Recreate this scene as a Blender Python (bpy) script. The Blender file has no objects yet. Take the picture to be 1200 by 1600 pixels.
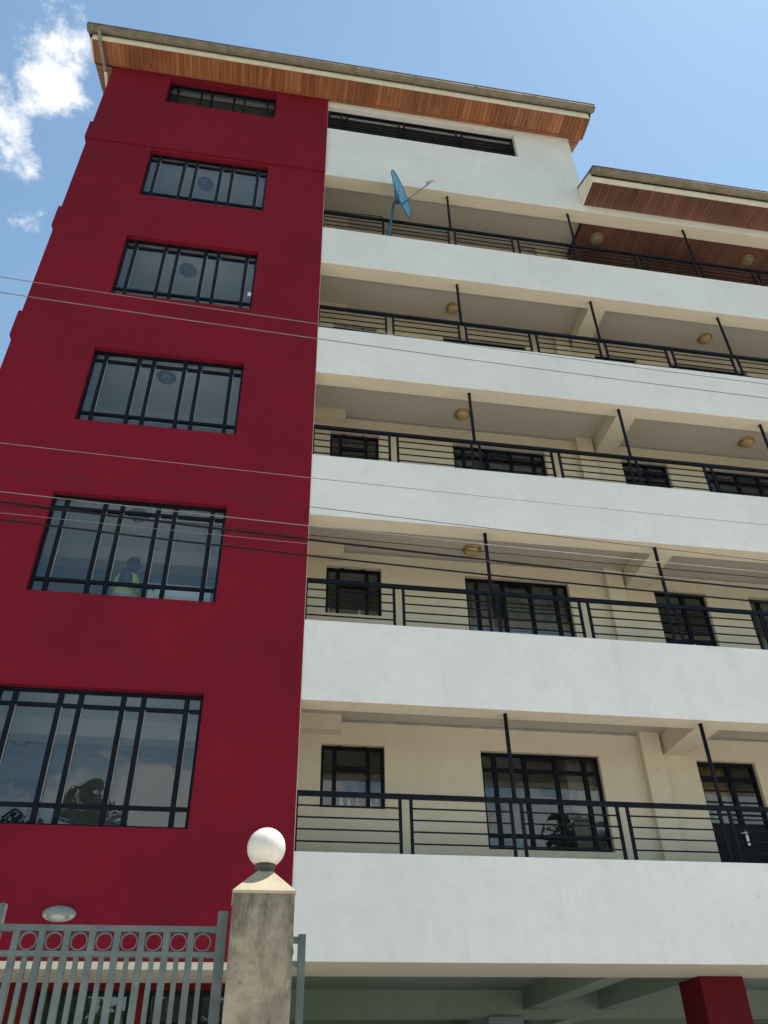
import bpy, bmesh, math, random
from mathutils import Vector, Matrix
random.seed(7)
SC = bpy.context.scene
COL = SC.collection

# ------------------------------------------------------------------ camera
def make_camera():
    yaw, pitch, roll = (math.radians(a) for a in (10.20689, 36.85961, -1.26468))
    fwd = Vector((math.sin(yaw)*math.cos(pitch), math.cos(yaw)*math.cos(pitch), math.sin(pitch)))
    right = Vector((math.cos(yaw), -math.sin(yaw), 0)); up = right.cross(fwd)
    r2 = math.cos(roll)*right + math.sin(roll)*up; u2 = -math.sin(roll)*right + math.cos(roll)*up
    cd = bpy.data.cameras.new('camera'); cd.sensor_fit = 'HORIZONTAL'; cd.sensor_width = 36.0
    cd.lens = 1281.0165/1200*36; cd.clip_start = 0.05; cd.clip_end = 3000
    o = bpy.data.objects.new('camera', cd); COL.objects.link(o)
    m = Matrix((r2, u2, -fwd)).transposed().to_4x4(); m.translation = Vector((-0.6406, -9.7982, 1.6))
    o.matrix_world = m; SC.camera = o
make_camera()

# ------------------------------------------------------------------ light and exposure
SUN = Vector((0.36, 0.075, 0.93)).normalized()
SUN_EL = math.asin(SUN.z); SUN_AZ = math.atan2(SUN.x, SUN.y)
SKY_STRENGTH = 0.12; SUN_ENERGY = 5.0; EXPOSURE = 1.0
SC.view_settings.view_transform = 'Standard'; SC.view_settings.look = 'None'
SC.view_settings.exposure = EXPOSURE; SC.view_settings.gamma = 1.0
SC.view_settings.use_curve_mapping = False
SC.render.engine = 'CYCLES'
SC.cycles.use_denoising = True
SC.cycles.max_bounces = 10; SC.cycles.diffuse_bounces = 5; SC.cycles.transparent_max_bounces = 16
SC.cycles.sample_clamp_indirect = 6.0

def nd(nt, typ, **kw):
    n = nt.nodes.new(typ)
    for k, v in kw.items():
        if k.startswith('in_'):
            key = k[3:]
            n.inputs[int(key) if key.isdigit() else key.replace('_', ' ')].default_value = v
        else: setattr(n, k, v)
    return n

def make_world():
    w = bpy.data.worlds.new('World'); SC.world = w; w.use_nodes = True
    nt = w.node_tree; nt.nodes.clear(); L = nt.links.new
    out = nd(nt, 'ShaderNodeOutputWorld'); bg = nd(nt, 'ShaderNodeBackground')
    bg.inputs['Strength'].default_value = SKY_STRENGTH
    sky = nd(nt, 'ShaderNodeTexSky', sky_type='NISHITA', sun_disc=False, altitude=1700.0, air_density=1.2, dust_density=0.45, ozone_density=0.0)
    sky.sun_elevation = SUN_EL; sky.sun_rotation = SUN_AZ
    tc = nd(nt, 'ShaderNodeTexCoord')
    sep = nd(nt, 'ShaderNodeSeparateXYZ'); L(tc.outputs['Generated'], sep.inputs[0])
    zc = nd(nt, 'ShaderNodeMath', operation='MAXIMUM', in_1=0.06); L(sep.outputs['Z'], zc.inputs[0])
    dx = nd(nt, 'ShaderNodeMath', operation='DIVIDE'); L(sep.outputs['X'], dx.inputs[0]); L(zc.outputs[0], dx.inputs[1])
    dy = nd(nt, 'ShaderNodeMath', operation='DIVIDE'); L(sep.outputs['Y'], dy.inputs[0]); L(zc.outputs[0], dy.inputs[1])
    cv = nd(nt, 'ShaderNodeCombineXYZ'); L(dx.outputs[0], cv.inputs[0]); L(dy.outputs[0], cv.inputs[1])
    # broken cumulus: fine noise gated by drifting banks of cloud
    wp = nd(nt, 'ShaderNodeTexNoise', in_Scale=7.0, in_Detail=8.0, in_Roughness=0.65); L(cv.outputs[0], wp.inputs['Vector'])
    wv = nd(nt, 'ShaderNodeVectorMath', operation='MULTIPLY_ADD'); L(wp.outputs['Color'], wv.inputs[0]); wv.inputs[1].default_value = (0.10, 0.10, 0); L(cv.outputs[0], wv.inputs[2])
    n1 = nd(nt, 'ShaderNodeTexNoise', in_Scale=17.0, in_Detail=15.0, in_Roughness=0.68, in_Distortion=0.15)
    L(tc.outputs['Generated'], n1.inputs['Vector'])
    def bank(cx, cy, sx, sy, ang, amp):
        mp = nd(nt, 'ShaderNodeMapping', vector_type='TEXTURE')
        mp.inputs['Location'].default_value = (cx+0.05, cy+0.05, 0); mp.inputs['Rotation'].default_value = (0, 0, ang); mp.inputs['Scale'].default_value = (sx, sy, 1)
        L(wv.outputs[0], mp.inputs['Vector'])
        ln = nd(nt, 'ShaderNodeVectorMath', operation='LENGTH'); L(mp.outputs[0], ln.inputs[0])
        mr = nd(nt, 'ShaderNodeMapRange', interpolation_type='SMOOTHSTEP', in_1=0.0, in_2=1.0, in_3=amp, in_4=0.0)
        L(ln.outputs['Value'], mr.inputs[0]); return mr.outputs[0]
    banks = [bank(-0.292, 0.525, 0.09, 0.16, 0.45, 0.43), bank(-0.355, 0.61, 0.065, 0.14, 0.1, 0.43), bank(-0.355, 0.70, 0.05, 0.10, 0.2, 0.19),
             bank(-1.5, 0.9, 0.9, 0.7, 0.5, 0.36), bank(1.9, 1.9, 0.9, 0.6, 0.1, 0.36), bank(0.0, -3.45, 1.25, 1.0, 0.0, 0.8), bank(1.35, -3.3, 0.7, 0.7, 0.0, 0.7), bank(-1.9, -3.6, 0.7, 0.6, 0.0, 0.6),
             bank(2.6, -2.6, 1.5, 1.2, 0.4, 0.45), bank(-3.0, -1.4, 1.4, 1.2, 0.0, 0.42)]
    s = banks[0]
    for b in banks[1:]:
        a = nd(nt, 'ShaderNodeMath', operation='MAXIMUM'); L(s, a.inputs[0]); L(b, a.inputs[1]); s = a.outputs[0]
    add = nd(nt, 'ShaderNodeMath', operation='ADD'); L(n1.outputs['Fac'], add.inputs[0]); L(s, add.inputs[1])
    cov = nd(nt, 'ShaderNodeMapRange', interpolation_type='SMOOTHSTEP', in_1=0.66, in_2=0.92, in_3=0.0, in_4=0.96); L(add.outputs[0], cov.inputs[0])
    wb = nd(nt, 'ShaderNodeMix', data_type='RGBA', blend_type='MULTIPLY'); wb.inputs['Factor'].default_value = 1.0; L(sky.outputs[0], wb.inputs['A']); wb.inputs['B'].default_value = (0.93, 1.0, 0.885, 1)
    # thin high veil
    n2 = nd(nt, 'ShaderNodeTexNoise', in_Scale=0.9, in_Detail=6.0, in_Roughness=0.55, in_Distortion=0.6)
    L(cv.outputs[0], n2.inputs['Vector'])
    veil = nd(nt, 'ShaderNodeMapRange', interpolation_type='SMOOTHSTEP', in_1=0.42, in_2=0.75, in_3=0.0, in_4=0.22); L(n2.outputs['Fac'], veil.inputs[0])
    m1 = nd(nt, 'ShaderNodeMix', data_type='RGBA'); L(veil.outputs[0], m1.inputs['Factor']); L(wb.outputs['Result'], m1.inputs['A']); m1.inputs['B'].default_value = (2.6, 3.3, 3.9, 1)
    m2 = nd(nt, 'ShaderNodeMix', data_type='RGBA'); L(cov.outputs[0], m2.inputs['Factor']); L(m1.outputs['Result'], m2.inputs['A']); m2.inputs['B'].default_value = (4.7, 4.75, 4.8, 1)
    L(m2.outputs['Result'], bg.inputs['Color']); L(bg.outputs[0], out.inputs[0])
make_world()

def make_sun():
    ld = bpy.data.lights.new('sun', 'SUN'); ld.energy = SUN_ENERGY; ld.angle = math.radians(0.53); ld.color = (1.0, 0.95, 0.87)
    o = bpy.data.objects.new('sun', ld); COL.objects.link(o); o.location = (20, 10, 40)
    o.rotation_euler = (-SUN).to_track_quat('-Z', 'Y').to_euler()
make_sun()

# ------------------------------------------------------------------ materials
def principled(name):
    m = bpy.data.materials.new(name); m.use_nodes = True
    nt = m.node_tree; b = nt.nodes['Principled BSDF']; return m, nt, b
def mix_rgb(nt, fac, a, b, blend='MIX'):
    m = nd(nt, 'ShaderNodeMix', data_type='RGBA', blend_type=blend)
    for sock, v in (('Factor', fac), ('A', a), ('B', b)):
        if hasattr(v, 'is_linked') or hasattr(v, 'links'): nt.links.new(v, m.inputs[sock])
        else: m.inputs[sock].default_value = v if sock == 'Factor' else (*v[:3], 1)
    return m.outputs['Result']
def remap(nt, src, a, b, c, d, smooth=True):
    r = nd(nt, 'ShaderNodeMapRange', interpolation_type='SMOOTHSTEP' if smooth else 'LINEAR', in_1=a, in_2=b, in_3=c, in_4=d)
    nt.links.new(src, r.inputs[0]); return r.outputs[0]
def coords(nt, scale=(1, 1, 1), space='world'):
    mp = nd(nt, 'ShaderNodeMapping'); mp.inputs['Scale'].default_value = scale
    if space == 'world': g = nd(nt, 'ShaderNodeNewGeometry'); nt.links.new(g.outputs['Position'], mp.inputs[0])
    else: g = nd(nt, 'ShaderNodeTexCoord'); nt.links.new(g.outputs['Object'], mp.inputs[0])
    return mp.outputs[0]
def noise(nt, vec, scale, detail=5.0, rough=0.55, dist=0.0):
    n = nd(nt, 'ShaderNodeTexNoise', in_Scale=scale, in_Detail=detail, in_Roughness=rough, in_Distortion=dist)
    nt.links.new(vec, n.inputs['Vector']); return n.outputs['Fac']
def bump(nt, b, h, strength, dist):
    bp = nd(nt, 'ShaderNodeBump', in_Strength=strength, in_Distance=dist); nt.links.new(h, bp.inputs['Height']); nt.links.new(bp.outputs[0], b.inputs['Normal'])

def plaster(name, col, dirty, blotch=0.25, streak=0.2, rough=0.8, relief=0.5, spec=0.2, mottle=0.25):
    m, nt, b = principled(name)
    v = coords(nt); vs = coords(nt, (2.2, 2.2, 0.16))
    big = remap(nt, noise(nt, v, 0.55, 6, 0.6), 0.38, 0.7, 0, blotch)
    st = remap(nt, noise(nt, vs, 2.0, 6, 0.65), 0.52, 0.78, 0, streak)
    c = mix_rgb(nt, big, col, dirty); c = mix_rgb(nt, st, c, dirty)
    mo = remap(nt, noise(nt, v, 3.6, 8, 0.72, 0.8), 0.40, 0.68, 0, mottle); c = mix_rgb(nt, mo, c, dirty)
    fade = remap(nt, noise(nt, v, 1.1, 5, 0.6, 0.4), 0.58, 0.75, 0, mottle*0.5); c = mix_rgb(nt, fade, c, tuple(min(0.8, x*1.25+0.004) for x in col))
    spk = remap(nt, noise(nt, v, 9.0, 2, 0.5), 0.73, 0.78, 0, 0.35)
    c = mix_rgb(nt, spk, c, tuple(x*0.55 for x in dirty))
    nt.links.new(c, b.inputs['Base Color']); b.inputs['Roughness'].default_value = rough
    b.inputs['Specular IOR Level'].default_value = spec
    h = nd(nt, 'ShaderNodeMath', operation='MULTIPLY_ADD', in_1=0.35)
    nt.links.new(noise(nt, v, 70, 3, 0.6), h.inputs[0]); nt.links.new(noise(nt, v, 2.4, 4, 0.5), h.inputs[2])
    bump(nt, b, h.outputs[0], relief, 0.02)
    return m
def flat(name, col, rough=0.5, metal=0.0, var=0.12, relief=0.0, spec=0.5):
    m, nt, b = principled(name)
    v = coords(nt); f = remap(nt, noise(nt, v, 6.0, 5, 0.6), 0.3, 0.75, 0, 1)
    c = mix_rgb(nt, f, tuple(x*(1-var) for x in col), tuple(min(1, x*(1+var)) for x in col))
    nt.links.new(c, b.inputs['Base Color'])
    r = remap(nt, noise(nt, v, 11.0, 4, 0.6), 0.3, 0.7, max(0, rough-0.08), min(1, rough+0.1)); nt.links.new(r, b.inputs['Roughness'])
    b.inputs['Metallic'].default_value = metal; b.inputs['Specular IOR Level'].default_value = spec
    if relief: bump(nt, b, noise(nt, v, 60, 3, 0.6), relief, 0.01)
    return m
def wood(name, ca, cb, cd):
    m, nt, b = principled(name)
    oi = nd(nt, 'ShaderNodeObjectInfo')
    v0 = coords(nt, (26, 1.1, 26)); of = nd(nt, 'ShaderNodeVectorMath', operation='MULTIPLY_ADD')
    of.inputs[1].default_value = (1, 1, 1); nt.links.new(v0, of.inputs[0])
    cmb = nd(nt, 'ShaderNodeCombineXYZ'); sc = nd(nt, 'ShaderNodeMath', operation='MULTIPLY', in_1=37.0); nt.links.new(oi.outputs['Random'], sc.inputs[0])
    nt.links.new(sc.outputs[0], cmb.inputs[1]); nt.links.new(cmb.outputs[0], of.inputs[2])
    g = noise(nt, of.outputs[0], 1.0, 6, 0.62, 0.5)
    big = noise(nt, coords(nt, (0.8, 0.8, 0.8)), 1.0, 3, 0.5)
    tone = remap(nt, oi.outputs['Random'], 0, 1, 0, 1, False)
    c = mix_rgb(nt, tone, ca, cb); c = mix_rgb(nt, remap(nt, g, 0.42, 0.75, 0, 0.75), c, cd)
    c = mix_rgb(nt, remap(nt, big, 0.45, 0.65, 0, 0.4), c, cd)
    vk = coords(nt, (9, 3.0, 9)); kn = remap(nt, noise(nt, vk, 1.0, 1, 0.4), 0.74, 0.8, 0, 0.8); c = mix_rgb(nt, kn, c, tuple(x*0.4 for x in cd))
    nt.links.new(c, b.inputs['Base Color']); b.inputs['Roughness'].default_value = 0.42
    bump(nt, b, g, 0.15, 0.004)
    return m
def concrete(name, ca, cb, cc, streaks=True, scale=1.0):
    m, nt, b = principled(name)
    v = coords(nt); vs = coords(nt, (5, 5, 1.1))
    a = noise(nt, v, 5.0*scale, 8, 0.68, 0.4); s = noise(nt, vs, 2.6*scale, 8, 0.7, 0.8)
    c = mix_rgb(nt, remap(nt, a, 0.36, 0.66, 0, 1), ca, cb)
    if streaks: c = mix_rgb(nt, remap(nt, s, 0.5, 0.68, 0, 0.85), c, cc)
    sp = remap(nt, noise(nt, v, 38*scale, 4, 0.7), 0.62, 0.72, 0, 0.6); c = mix_rgb(nt, sp, c, tuple(x*0.6 for x in cc))
    nt.links.new(c, b.inputs['Base Color']); b.inputs['Roughness'].default_value = 0.9
    bump(nt, b, noise(nt, v, 30*scale, 7, 0.7), 0.55, 0.012)
    return m
def pillar_mat():
    m, nt, b = principled('stained_concrete'); v = coords(nt); vs = coords(nt, (4.0, 4.0, 1.5))
    c = mix_rgb(nt, remap(nt, noise(nt, v, 4.5, 9, 0.7, 0.1), 0.36, 0.64, 0, 1), (0.33, 0.275, 0.20), (0.20, 0.165, 0.12))
    # soot and damp gather below the cap and run down
    sp = nd(nt, 'ShaderNodeSeparateXYZ'); g = nd(nt, 'ShaderNodeNewGeometry'); nt.links.new(g.outputs['Position'], sp.inputs[0])
    hi = remap(nt, sp.outputs['Z'], 2.3, 2.75, 0.0, 0.15)
    a = nd(nt, 'ShaderNodeMath', operation='ADD'); nt.links.new(noise(nt, vs, 2.2, 9, 0.72, 0.15), a.inputs[0]); nt.links.new(hi, a.inputs[1])
    c = mix_rgb(nt, remap(nt, a.outputs[0], 0.46, 0.70, 0, 0.85), c, (0.085, 0.067, 0.048))
    c = mix_rgb(nt, remap(nt, noise(nt, v, 13, 8, 0.75, 0.2), 0.55, 0.68, 0, 0.55), c, (0.13, 0.11, 0.09))
    c = mix_rgb(nt, remap(nt, noise(nt, v, 7, 6, 0.7, 0.3), 0.60, 0.72, 0, 0.5), c, (0.40, 0.36, 0.29))
    nt.links.new(c, b.inputs['Base Color']); b.inputs['Roughness'].default_value = 0.92
    h = nd(nt, 'ShaderNodeMath', operation='MULTIPLY_ADD', in_1=0.4); nt.links.new(noise(nt, v, 90, 6, 0.7), h.inputs[0]); nt.links.new(noise(nt, v, 18, 7, 0.7), h.inputs[2])
    bump(nt, b, h.outputs[0], 0.6, 0.012)
    return m
def glass(name, tint=(0.88, 0.91, 0.90), f0=0.07, wav=0.012):
    m = bpy.data.materials.new(name); m.use_nodes = True; nt = m.node_tree; nt.nodes.clear(); L = nt.links.new
    out = nd(nt, 'ShaderNodeOutputMaterial'); mx = nd(nt, 'ShaderNodeMixShader')
    tr = nd(nt, 'ShaderNodeBsdfTransparent'); tr.inputs[0].default_value = (*tint, 1)
    gl = nd(nt, 'ShaderNodeBsdfGlossy'); gl.inputs['Roughness'].default_value = 0.0
    bp = nd(nt, 'ShaderNodeBump', in_Strength=0.5, in_Distance=wav); L(noise(nt, coords(nt), 1.6, 2, 0.4), bp.inputs['Height']); L(bp.outputs[0], gl.inputs['Normal'])
    g = nd(nt, 'ShaderNodeNewGeometry')
    dt = nd(nt, 'ShaderNodeVectorMath', operation='DOT_PRODUCT'); L(g.outputs['Normal'], dt.inputs[0]); L(g.outputs['Incoming'], dt.inputs[1])
    ab = nd(nt, 'ShaderNodeMath', operation='ABSOLUTE'); L(dt.outputs['Value'], ab.inputs[0])
    om = nd(nt, 'ShaderNodeMath', operation='SUBTRACT', in_0=1.0); L(ab.outputs[0], om.inputs[1])
    pw = nd(nt, 'ShaderNodeMath', operation='POWER', in_1=5.0); L(om.outputs[0], pw.inputs[0])
    ma = nd(nt, 'ShaderNodeMath', operation='MULTIPLY_ADD', in_1=1-f0, in_2=f0); L(pw.outputs[0], ma.inputs[0])
    L(ma.outputs[0], mx.inputs[0]); L(tr.outputs[0], mx.inputs[1]); L(gl.outputs[0], mx.inputs[2]); L(mx.outputs[0], out.inputs[0])
    return m
def leaf(name, ca, cb):
    m, nt, b = principled(name)
    v = coords(nt); c = mix_rgb(nt, remap(nt, noise(nt, v, 1.3, 3), 0.35, 0.65, 0, 1), ca, cb)
    nt.links.new(c, b.inputs['Base Color']); b.inputs['Roughness'].default_value = 0.55
    return m

M = {}
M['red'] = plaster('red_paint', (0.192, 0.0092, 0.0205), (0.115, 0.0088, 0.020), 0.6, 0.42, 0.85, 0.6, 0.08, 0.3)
M['red_shaded'] = plaster('red_paint_shaded', (0.105, 0.007, 0.013), (0.06, 0.006, 0.011), 0.6, 0.4, 0.8, 0.4, 0.1, 0.3)  # tower red darkened in the colour to imitate ground-floor shade
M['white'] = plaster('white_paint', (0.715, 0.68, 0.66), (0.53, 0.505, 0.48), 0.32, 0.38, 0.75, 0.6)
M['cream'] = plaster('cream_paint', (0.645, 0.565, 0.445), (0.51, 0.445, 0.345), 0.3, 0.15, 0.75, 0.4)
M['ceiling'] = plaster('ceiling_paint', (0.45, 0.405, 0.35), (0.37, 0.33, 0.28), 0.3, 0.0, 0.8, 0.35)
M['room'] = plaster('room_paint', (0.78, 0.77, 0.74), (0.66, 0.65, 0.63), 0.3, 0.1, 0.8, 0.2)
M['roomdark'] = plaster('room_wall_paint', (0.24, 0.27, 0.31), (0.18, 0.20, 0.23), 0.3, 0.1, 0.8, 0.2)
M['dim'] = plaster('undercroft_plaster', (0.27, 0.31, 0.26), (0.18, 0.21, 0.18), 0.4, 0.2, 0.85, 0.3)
M['navy'] = flat('navy_gloss_paint', (0.0055, 0.0065, 0.012), 0.45, 0, 0.25, 0, 0.12)
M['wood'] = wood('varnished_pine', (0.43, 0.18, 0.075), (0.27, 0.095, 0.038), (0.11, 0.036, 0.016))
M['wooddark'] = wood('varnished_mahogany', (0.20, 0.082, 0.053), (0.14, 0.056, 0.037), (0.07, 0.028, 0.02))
M['gutter'] = flat('weathered_gutter', (0.215, 0.175, 0.135), 0.8, 0, 0.2, 0, 0.1)
M['pipe'] = flat('grey_pipe', (0.22, 0.21, 0.20), 0.5, 0, 0.2)
M['trim'] = flat('cream_trim', (0.70, 0.63, 0.50), 0.55, 0, 0.08)
M['roof'] = flat('roof_tile_brown', (0.13, 0.09, 0.075), 0.7, 0, 0.3)
M['glass'] = glass('window_glass')
M['brass'] = flat('brass', (0.55, 0.36, 0.13), 0.3, 0.85, 0.25)
M['frost'] = flat('amber_frosted_glass', (0.42, 0.29, 0.13), 0.25, 0, 0.25)
M['frostwhite'] = flat('white_frosted_glass', (0.42, 0.42, 0.40), 0.3, 0, 0.1)
M['gate'] = flat('grey_gate_paint', (0.105, 0.128, 0.126), 0.42, 0.0, 0.2, 0.15, 0.4)
M['pillar'] = pillar_mat()
M['cap'] = plaster('cap_paint', (0.40, 0.34, 0.235), (0.25, 0.21, 0.15), 0.6, 0.5, 0.85, 0.7, 0.1, 0.6)
M['globe'] = flat('opal_globe', (0.62, 0.57, 0.51), 0.25, 0, 0.05)
M['black'] = flat('black_plastic', (0.035, 0.030, 0.028), 0.45, 0, 0.2)
M['dish'] = flat('blue_dish_paint', (0.085, 0.29, 0.48), 0.45, 0, 0.1)
M['dishdark'] = flat('blue_bracket_paint', (0.022, 0.10, 0.20), 0.4, 0, 0.2)
M['white_print'] = flat('white_print', (0.75, 0.78, 0.8), 0.5)
M['alu'] = flat('aluminium', (0.55, 0.52, 0.48), 0.35, 0.7, 0.15)
M['wiregrey'] = flat('dull_wire', (0.15, 0.125, 0.118), 0.5, 0, 0.15)
M['cable'] = flat('black_cable', (0.010, 0.009, 0.010), 0.7, 0, 0.2, 0, 0.12)
M['lampgrey'] = flat('grey_lamp_casing', (0.20, 0.215, 0.20), 0.5, 0, 0.15)
M['lampdark'] = flat('smoked_lamp_glass', (0.16, 0.16, 0.16), 0.3, 0, 0.3)
M['frostdim'] = flat('darker_frosted_glass', (0.24, 0.185, 0.135), 0.4, 0, 0.2)  # frosted glass in a darker, browner tone
M['lampglass'] = flat('ribbed_lamp_glass', (0.40, 0.42, 0.39), 0.25, 0, 0.1)
M['curtain'] = flat('grey_curtain', (0.32, 0.31, 0.30), 0.9, 0, 0.2)
M['tan'] = flat('tan_curtain', (0.42, 0.27, 0.12), 0.9, 0, 0.2)
M['skin'] = flat('dark_skin', (0.022, 0.013, 0.010), 0.5, 0, 0.1)
M['hair'] = flat('black_hair', (0.008, 0.007, 0.007), 0.7)
M['blue_cloth'] = flat('navy_cloth', (0.035, 0.055, 0.11), 0.9, 0, 0.2)
M['hivis'] = flat('lime_vest', (0.55, 0.75, 0.08), 0.8, 0, 0.1)
M['silver'] = flat('silver_tape', (0.6, 0.62, 0.62), 0.4)
M['paper'] = flat('white_board', (0.72, 0.73, 0.74), 0.6, 0, 0.05)
M['bottle_w'] = flat('white_plastic', (0.72, 0.74, 0.76), 0.35); M['bottle_p'] = flat('pink_plastic', (0.55, 0.28, 0.36), 0.35)
M['leaf'] = leaf('leaf_green', (0.035, 0.085, 0.022), (0.085, 0.14, 0.04)); M['leaf2'] = leaf('leaf_dark', (0.02, 0.05, 0.018), (0.05, 0.095, 0.03))
M['bark'] = concrete('bark', (0.10, 0.075, 0.055), (0.06, 0.045, 0.035), (0.03, 0.025, 0.02), True, 2.0)
M['louvre'] = flat('dark_slat', (0.018, 0.020, 0.028), 0.45, 0, 0.2)
M['loftbrown'] = flat('dark_hessian', (0.035, 0.028, 0.023), 0.9, 0, 0.4, 0.4)
M['loft'] = flat('loft_shade', (0.030, 0.032, 0.038), 0.8, 0, 0.3)  # near-black colour stands in for the shade of the deep upper room

def ground_mat():
    m, nt, b = principled('earth_and_grass')
    v = coords(nt)
    c = mix_rgb(nt, remap(nt, noise(nt, v, 0.35, 8, 0.65), 0.35, 0.65, 0, 1), (0.17, 0.15, 0.10), (0.10, 0.105, 0.055))
    c = mix_rgb(nt, remap(nt, noise(nt, v, 14, 6, 0.7), 0.5, 0.7, 0, 0.5), c, (0.07, 0.075, 0.04))
    nt.links.new(c, b.inputs['Base Color']); b.inputs['Roughness'].default_value = 0.95
    bump(nt, b, noise(nt, v, 9, 8, 0.7), 0.6, 0.03); return m
M['ground'] = ground_mat()
M['paving'] = concrete('pale_concrete_paving', (0.55, 0.525, 0.47), (0.46, 0.435, 0.385), (0.34, 0.315, 0.27), True, 0.4)

# ------------------------------------------------------------------ mesh helpers
class MB:
    def __init__(s): s.v = []; s.f = []; s.sm = []
    def add(s, vs, fs, smooth=False):
        o = len(s.v); s.v += [tuple(p) for p in vs]; s.f += [tuple(i+o for i in f) for f in fs]; s.sm += [smooth]*len(fs); return s
    def box(s, x0, x1, y0, y1, z0, z1):
        return s.add([(x0,y0,z0),(x1,y0,z0),(x1,y1,z0),(x0,y1,z0),(x0,y0,z1),(x1,y0,z1),(x1,y1,z1),(x0,y1,z1)],
                     [(3,2,1,0),(4,5,6,7),(0,1,5,4),(1,2,6,5),(2,3,7,6),(3,0,4,7)])
    def prism(s, poly, ax, a0, a1):
        # poly: 2D points in the other two axes (x:(y,z)  y:(x,z)  z:(x,y)), extruded along ax
        def p(q, a): return {'x': (a, q[0], q[1]), 'y': (q[0], a, q[1]), 'z': (q[0], q[1], a)}[ax]
        n = len(poly)
        return s.add([p(q, a0) for q in poly]+[p(q, a1) for q in poly], [tuple(range(n)), tuple(range(2*n-1, n-1, -1))]+[(i, i+n, (i+1) % n+n, (i+1) % n) for i in range(n)])
    def tube(s, pts, r, n=8, cap=True):
        pts = [Vector(p) for p in pts]; rs = r if isinstance(r, (list, tuple)) else [r]*len(pts)
        o = len(s.v); up = Vector((0, 0, 1)); ref = None
        for i, p in enumerate(pts):
            t = (pts[min(i+1, len(pts)-1)]-pts[max(i-1, 0)]).normalized()
            if ref is None: ref = t.orthogonal().normalized()
            a = (ref-t*ref.dot(t)); a = a.normalized() if a.length > 1e-6 else t.orthogonal().normalized(); ref = a; b = t.cross(a)
            for k in range(n):
                an = 2*math.pi*k/n; s.v.append(tuple(p+(a*math.cos(an)+b*math.sin(an))*rs[i]))
        for i in range(len(pts)-1):
            for k in range(n): s.f.append((o+i*n+k, o+i*n+(k+1) % n, o+(i+1)*n+(k+1) % n, o+(i+1)*n+k)); s.sm.append(True)
        if cap:
            s.f.append(tuple(o+k for k in range(n-1, -1, -1))); s.sm.append(False)
            e = o+(len(pts)-1)*n; s.f.append(tuple(e+k for k in range(n))); s.sm.append(False)
        return s
    def lathe(s, prof, n=24, c=(0, 0, 0), axis=(0, 0, 1), smooth=True):
        ax = Vector(axis).normalized(); a = ax.orthogonal().normalized(); b = ax.cross(a); c = Vector(c); o = len(s.v)
        for r, h in prof:
            for k in range(n): an = 2*math.pi*k/n; s.v.append(tuple(c+ax*h+(a*math.cos(an)+b*math.sin(an))*r))
        for i in range(len(prof)-1):
            for k in range(n): s.f.append((o+i*n+k, o+i*n+(k+1) % n, o+(i+1)*n+(k+1) % n, o+(i+1)*n+k)); s.sm.append(smooth)
        s.f.append(tuple(o+k for k in range(n-1, -1, -1))); s.sm.append(False)
        e = o+(len(prof)-1)*n; s.f.append(tuple(e+k for k in range(n))); s.sm.append(False)
        return s
    def mesh(s, name, mat):
        me = bpy.data.meshes.new(name); me.from_pydata(s.v, [], s.f); me.polygons.foreach_set('use_smooth', s.sm)
        bm = bmesh.new(); bm.from_mesh(me); bmesh.ops.recalc_face_normals(bm, faces=bm.faces); bm.to_mesh(me); bm.free()
        me.materials.append(M[mat]); me.update(); return me
    def build(s, name, mat, parent=None, loc=(0, 0, 0), bevel=0):
        # the mesh is made about loc so that each object has an origin of its own
        if any(loc): s.v = [(x-loc[0], y-loc[1], z-loc[2]) for x, y, z in s.v]
        return link(name, s.mesh(name, mat), parent, loc, bevel)
def link(name, me, parent=None, loc=(0, 0, 0), bevel=0):
    o = bpy.data.objects.new(name, me); COL.objects.link(o); o.location = loc
    if parent:
        o.parent = parent
        off = Vector((0, 0, 0)); p = parent
        while p: off += p.location; p = p.parent
        o.location = Vector(loc)-off
    if bevel:
        b = o.modifiers.new('bevel', 'BEVEL'); b.width = bevel; b.segments = 2; b.limit_method = 'ANGLE'
    return o
_cache = {}
def boxo(name, x0, x1, y0, y1, z0, z1, mat, parent=None):
    k = (name, round(x1-x0, 4), round(y1-y0, 4), round(z1-z0, 4), mat)
    if k not in _cache:
        hx, hy, hz = (x1-x0)/2, (y1-y0)/2, (z1-z0)/2
        _cache[k] = MB().box(-hx, hx, -hy, hy, -hz, hz).mesh(name, mat)
    return link(name, _cache[k], parent, ((x0+x1)/2, (y0+y1)/2, (z0+z1)/2))
def tag(o, label, cat, group=None):
    o['label'] = label; o['category'] = cat
    if group: o['group'] = group
    return o
def thing(name, label, cat, loc=(0, 0, 0), group=None):
    o = bpy.data.objects.new(name, None); COL.objects.link(o); o.location = loc; o.empty_display_size = 0.2
    return tag(o, label, cat, group)
def structure(o): o['kind'] = 'structure'; return o
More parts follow.
